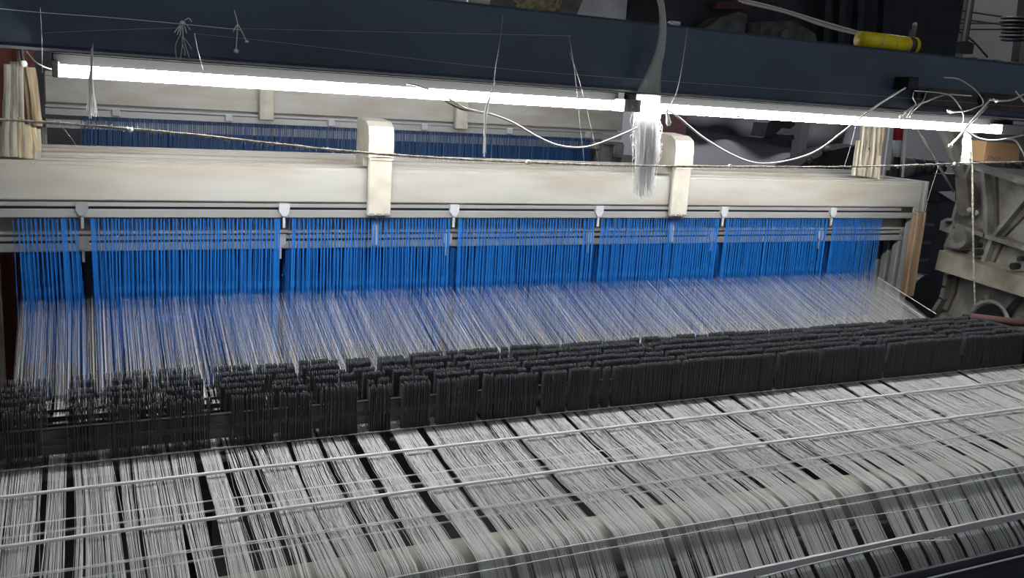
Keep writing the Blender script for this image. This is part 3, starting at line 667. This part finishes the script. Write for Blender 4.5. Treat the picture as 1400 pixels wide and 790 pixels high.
# things to the right of the frames, in the dark gap
t = thing('control_cabinet', 'dark machine cabinet between the heald frames and the right casting', 'cabinet', (3.6, 3.35, 0))
MB().box((3.30, 3.2, 0), (4.3, 3.7, at(1306, 276, 3.2).z), bev=.01).build('cabinet_body', M['dark'], t)
for i in range(3): MB().box((3.3, 3.18, Z(-.50-.09*i)), (3.9, 3.2, Z(-.485-.09*i))).build('ledge', M['greym'], t)
c = at(1265, 400, 2.9); MB().tube([c, c+Vector((0, .05, 0))], .085, 24).build('dark_wheel', M['blk'], t)
tag(MB().prism([at(1283, 262, 3.21), at(1306, 261, 3.21), at(1306, 276.5, 3.21)], (0, .004, .0)).build('paper_sheet', M['paper']), 'white sheet of paper in the dark gap left of the casting', 'paper')
tag(MB().prism([at(1283, 245, 3.3), at(1303, 244, 3.3), at(1303, 252, 3.3), at(1284, 251, 3.3)], (0, .01, 0)).build('green_indicator', M['green']), 'small green indicator light in the dark gap', 'indicator')
t = thing('machine_motor', 'dark motor with grey rings behind the rope right of the striped pole', 'motor', at(1250, 260, 3.2))
for i, px in enumerate((1232, 1246, 1262, 1278)):
    c = at(px, 228, 3.2); MB().tube([c, c+Vector((.05, 0, 0))], .05-.006*i, 20).build('ring', M['greym'] if i == 0 else M['dark'], t, True)
MB().box((at(1236, 290, 3.25).x, 3.25, at(1306, 276, 3.2).z), (at(1310, 290, 3.25).x, 3.4, at(1236, 236, 3.25).z)).build('motor_body', M['dark'], t)

# left side plate sliver
tag(MB().box((-.34, 2.75, 0), (-.235, 3.4, Z(-.42)), bev=.01).build('loom_side_plate', M['castd']), 'dark loom side plate just left of the blue healds', 'machine frame')

# ------------------------------------------------------------------ far loom
FY = 4.15
fl = thing('far_loom', 'second loom behind, with cream rail and dull blue healds seen under the light', 'loom', (1.2, FY+.3, 0))
MB().box((-.10, FY, Z(-.135)), (2.62, FY+.04, Z(-.028)), bev=.004).build('top_rail', M['rail'], fl)
MB().box((-.10, FY+.045, Z(-.150)), (2.62, FY+.09, Z(-.010)), bev=.004).build('rear_rail', M['rail'], fl)
MB().box((-.10, FY-.005, Z(-.152)), (2.62, FY+.01, Z(-.142))).build('rail_lip', M['rail2'], fl)
MB().box((-.10, FY, Z(-.182)), (2.62, FY+.012, Z(-.156))).build('heald_bar', M['rail2'], fl)
for i in range(6):
    hx = .16+.45*i; MB().box((hx-.016, FY-.012, Z(-.178)), (hx+.016, FY, Z(-.148)), bev=.003).build('frame_hook', M['hook'], fl)
for px in (365, 633):
    c = at(px, 140, FY-.03); MB().box((c.x-.032, FY-.03, Z(-.165)), (c.x+.032, FY+.0, Z(-.02)), bev=.004).build('frame_clamp', M['clamp'], fl)
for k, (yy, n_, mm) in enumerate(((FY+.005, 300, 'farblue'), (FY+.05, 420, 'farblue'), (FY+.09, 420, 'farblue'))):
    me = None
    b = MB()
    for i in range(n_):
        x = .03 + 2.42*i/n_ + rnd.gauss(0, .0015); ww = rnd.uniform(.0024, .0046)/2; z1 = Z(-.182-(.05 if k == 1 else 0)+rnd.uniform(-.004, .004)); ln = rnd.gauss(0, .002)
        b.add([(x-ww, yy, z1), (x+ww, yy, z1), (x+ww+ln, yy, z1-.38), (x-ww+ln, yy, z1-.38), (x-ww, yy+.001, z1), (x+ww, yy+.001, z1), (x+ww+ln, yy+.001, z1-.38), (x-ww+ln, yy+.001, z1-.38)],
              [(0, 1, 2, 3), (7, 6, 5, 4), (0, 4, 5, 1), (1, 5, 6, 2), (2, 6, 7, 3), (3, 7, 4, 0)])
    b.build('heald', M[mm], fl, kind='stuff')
MB().box((-.1, FY+.02, Z(-.235)), (2.6, FY+.03, Z(-.20))).build('rear_bar', M['rail2'], fl)
MB().box((-.12, FY+.05, 0), (-.10, FY+.12, Z(-.20)), bev=.003).build('side_post', M['woodg'], fl)
MB().box((2.50, FY-.01, 0), (2.62, FY+.3, Z(-.20)), bev=.003).build('side_post', M['greym'], fl)
MB().box((-.1, FY+.3, 0), (2.6, FY+.9, Z(-.55)), bev=.01).build('loom_bed', M['dark'], fl)
for px, py, pw, ph in ((828, 215, 14, 16), (845, 206, 12, 20), (858, 218, 16, 12), (838, 196, 26, 5)):
    a = at(px-pw/2, py-ph/2, FY-.05); c = at(px+pw/2, py+ph/2, FY-.05); MB().box((a.x, FY-.06, c.z), (c.x, FY, a.z), bev=.004).build('linkage', M['greym'], fl)
t = thing('fluorescent_light', 'unseen fluorescent light added to brighten the far loom, hidden behind the dark beam', 'light', (1.2, 3.7, Z(.30)))  # unseen tube added to light the far rail and healds
MB().tube([(.1, 3.75, Z(.25)), (2.3, 3.75, Z(.25))], .013, 10).build('glass_tube', M['tube2'], t, True)
MB().box((.05, 3.73, Z(.265)), (2.35, 3.77, Z(.30))).build('light_body', M['fixture'], t)

# ------------------------------------------------------------------ background
t = thing('maroon_sheet', 'rusty maroon corrugated sheet at the far left behind the laths', 'metal sheet', (-.8, 5.4, 0))
b = MB()
n_ = 40; A = [(-2.2+.052*i, 5.4+.02*math.sin(i*1.6)) for i in range(n_)]
vs = []; fs = []
for x, y_ in A: vs += [(x, y_, 0), (x, y_, 2.6), (x, y_+.01, 0), (x, y_+.01, 2.6)]
for i in range(n_-1):
    a = i*4; c = a+4; fs += [(a, c, c+1, a+1), (a+2, a+3, c+3, c+2), (a+1, c+1, c+3, a+3), (a, a+2, c+2, c)]
b.add(vs, fs).build('corrugated_panel', M['maroon'], t)
tag(MB().box((4.05, 5.95, 0), (4.35, 6.05, Z(.2)), bev=.01).build('maroon_post', M['maroon2']), 'maroon post behind the right cream clamp', 'post')
tag(MB().box((4.4, 7.3, 0), (10.5, 7.38, Z(.30)), bev=.01).build('partition_wall', M['wallp']), 'pale grey partition seen under the right tube behind the heald frames', 'partition')
# tarpaulin sagging over its top
b = MB(); n_ = 30; vs = []; fs = []
top = [at(920, 150, 7.22), at(1160, 150, 7.22)]
for i in range(n_+1):
    f_ = i/n_; p_ = top[0].lerp(top[1], f_); sag = .10+.28*min(1, f_*1.5)
    for k in range(7):
        g = k/6; vs.append((p_.x, p_.y-.05*math.sin(g*5+i*.6), p_.z+.5-(.5+sag)*g))
for i in range(n_):
    for k in range(6): a = i*7+k; fs.append((a, a+7, a+8, a+1))
b.add(vs, fs); o = b.build('hanging_tarpaulin', M['tarp'], None, True); o.modifiers.new('s', 'SOLIDIFY').thickness = .01
tag(o, 'dark grey tarpaulin sagging above the pale partition', 'tarpaulin')
tag(MB().bar(at(1098, 160, 6.2), at(1034, 610, 6.2), .09, .09, (0, 1, 0)).build('slanting_post', M['pillar']), 'dark leaning metal post in front of the pale partition', 'post')
t = thing('covered_machine', 'low black humped machine behind the heald frames, left of the bamboo', 'machine', at(1140, 300, 5.6))
hp = [(1068, 245), (1085, 232), (1100, 222), (1120, 214), (1135, 206), (1158, 201), (1180, 199), (1200, 205), (1200, 620), (1060, 620)]
MB().prism([at(a, c, 5.6) for a, c in hp], (0, .25, 0)).build('hump_body', M['blk'], t)
MB().ball(at(1130, 205, 5.58), .04, 8).build('cap', M['dark'], t, True)
b = MB(); c = at(1106, 218, 5.55); b.tube([c+Vector((.028*math.cos(a), 0, .028*math.sin(a))) for a in [math.radians(30*i) for i in range(13)]], .006, 5); b.build('lifting_ring', M['dark'], t, True)
b = MB(); hp = [(1050, 168), (1062, 160), (1080, 162), (1088, 170), (1080, 176), (1070, 174), (1060, 184), (1045, 190)]
b.prism([at(a, c, 5.0) for a, c in hp], (0, .15, 0)); hp = [(1040, 188), (1085, 184), (1086, 191), (1040, 194)]
b.tube([at(1058, 170, 5.05), (at(1058, 170, 5.05).x, 5.05, 5.0)], .02, 8)
tag(b.prism([at(a, c, 5.0) for a, c in hp], (0, .15, 0)).build('hanging_hardware', M['dark']), 'dark metal hardware silhouetted before the pale partition', 'hardware')

# upper background above the beam
t = thing('overhead_machinery', 'dark overhead machinery above the middle of the beam', 'machinery', at(800, 60, 4.6))
MB().box((3.1, 4.6, Z(.1)), (5.6, 5.0, Z(1.2)), bev=.02).build('cabinet', M['dark'], t)
hp = [(960, 42), (985, 24), (1010, 16), (1022, 20), (1018, 48)]
MB().prism([at(a, c, 4.4) for a, c in hp], (0, .12, 0)).build('ribbed_housing', M['greym'], t)
hp = [(1040, 30), (1085, 28), (1115, 46), (1118, 62), (1040, 52)]
MB().prism([at(a, c, 4.3) for a, c in hp], (0, .12, 0)).build('grey_cover', M['greym'], t, label='grey worn cover')
c = at(1074, 47, 4.28); MB().tube([c, c+Vector((0, .03, 0))], .03, 16).build('cover_emblem', M['castd'], t, label='round worn emblem')
MB().prism([at(980, 2, 4.5), at(1028, 2, 4.5), at(1028, 12, 4.5), at(980, 12, 4.5)], (0, .05, 0)).build('red_panel', M['maroon2'], t, label='dull red panel')
for px in (1130, 1150, 1175, 1210): MB().bar(at(px, -20, 4.5), at(px-6, 90, 4.5), .05, .05, (0, 1, 0)).build('upright', M['dark'], t)
MB().prism([at(655, -8, 3.2), at(800, -8, 3.2), at(788, 22, 3.2), at(660, 8, 3.2)], (0, .1, 0)).build('bobbin_tray', M['greym'], t)
b = MB()
for i in range(34):
    a = at(rnd.uniform(692, 778), -6, 3.1); c = at(rnd.uniform(700, 765), rnd.uniform(8, 16), 3.1); b.tube([a, c], rnd.uniform(.003, .007), 5)
b.build('straw_bobbins', M['bobbin'], t, kind='stuff')
tag(MB().tube([at(640, 0, 3.0), at(668, 3, 3.0)], .014, 10).build('white_tube', M['cable'], None, True), 'white tube end above the beam left of the straw bobbins', 'tube')
b = MB(); b.ball(at(922, 32, 2.1), .012, 8, (1.6, .7, .5), .4); tag(b.build('paper_scrap', M['paper']), 'crumpled white scrap on top of the beam by the yarn bundle', 'scrap')
for i in range(4):
    line('overhead_cable', 'pale cable of the slanting overhead group, %s from the top' % ['first', 'second', 'third', 'fourth'][i], 'cable', [(1000+i*5, -4+i*2.5), (1060+i*5, 10+i*2.6), (1130, 31+i*2), (1196, 50+i*1.0)], 2.35, .0028, M['greycable' if i == 1 else 'cable'], group='slanting overhead cables')
t = thing('yellow_sleeve', 'bright yellow sleeve roll lying on top of the dark beam', 'roll', (at(1205, 60, 2.06).x, 2.06, Z(.203)))
xa, xb = at(1168, 60, 2.06).x, at(1243, 60, 2.06).x
MB().tube([(xa, 2.04, Z(.228)), (xb, 2.04, Z(.228))], .025, 24).build('roll', M['yellow'], t, True)
for f_ in (.3, .55, .78): MB().tube([(xa+(xb-xa)*f_, 2.04, Z(.228)), (xa+(xb-xa)*f_+.002, 2.04, Z(.228))], .0256, 24).build('crease', M['rope'], t, True)
MB().tube([(xb-.035, 2.04, Z(.228)), (xb-.015, 2.04, Z(.228))], .026, 24).build('dark_band', M['brownsteel'], t, True)
xa = at(1247, 60, 2.10).x
t = thing('threaded_upright', 'thin pale upright bolt standing behind the yellow roll', 'bolt', (xa, 2.10, Z(.203)))
MB().bar((xa, 2.10, Z(.203)), (xa, 2.10, Z(.296)), .010, .01, (0, 1, 0)).build('shaft', M['greym'], t); MB().ball((xa, 2.10, Z(.298)), .007, 8).build('tip', M['cable'], t, True)
MB().bar((xa+.013, 2.12, Z(.203)), (xa+.013, 2.12, Z(.285)), .008, .01, (0, 1, 0)).build('dark_strip', M['blk'], t)
for i, (px0, px1, yy) in enumerate(((1305, 1288, 7.6), (1262, 1256, 7.9), (1395, 1385, 7.2))):
    tag(MB().bar(at(px0+18, -60, yy), at(px0-4, 120, yy), [.12, .16, .2][i], .1, (0, 1, 0)).build('steel_column', M['pillar']), ['dark slanting steel column in the middle of the pale upper right wall', 'dark column at the left side of the pale upper right wall', 'dark column at the far upper right corner'][i], 'column')
tag(MB().box(at(1263, 120, 8.1), at(1500, -80, 8.2)).build('upper_partition', M['wallp']), 'pale grey panel of the upper right background', 'partition')
for i, (a, c) in enumerate((((1250, 3), (1400, 27)), ((1250, 16), (1400, 37)), ((1245, 29), (1400, 32)), ((1240, 38), (1400, 40)))):
    line('wall_cable', 'thin dark cable across the upper right wall, %s from the top' % ['first', 'second', 'third', 'fourth'][i], 'cable', [a, ((a[0]+c[0])/2, (a[1]+c[1])/2+1), c], 6.8, .009, M['blackcable'], group='upper right wall cables')
line('wall_cable', 'dark cable curving down across the upper right wall', 'cable', [(1285, 30), (1310, 42), (1330, 56), (1350, 78)], 6.6, .010, M['blackcable'])
t = thing('coil_rack', 'dark stacked coils at the upper right corner', 'coils', at(1385, 60, 5.5))
for i in range(7):
    c = at(1384, 26+i*5, 5.5); MB().tube([c, c+Vector((0, 0, .015))], .09+.01*(i % 2), 18).build('coil', M['dark'], t, True)
b = MB(); b.prism([at(a, c, 5.8) for a, c in [(1306, 57), (1324, 56), (1332, 60), (1330, 74), (1316, 72), (1304, 69)]], (0, .1, 0)); _q = at(1318, 60, 5.85); b.tube([_q, (_q.x, 5.85, 5.0)], .03, 8); tag(b.build('hanging_motor', M['blk']), 'small black motor at the foot of the slanting steel column', 'motor')
b = MB()
for i in range(14): b.ball((2.56+i*.022+.004*rnd.random(), 2.06+rnd.uniform(-.03, .03), Z(.209)), .012, 7, (1.8, 1, .6), .4)
o = b.build('dust_heap', M['greym']); tag(o, 'grey lint heap lying along the top of the right beam end', 'lint'); o['kind'] = 'stuff'
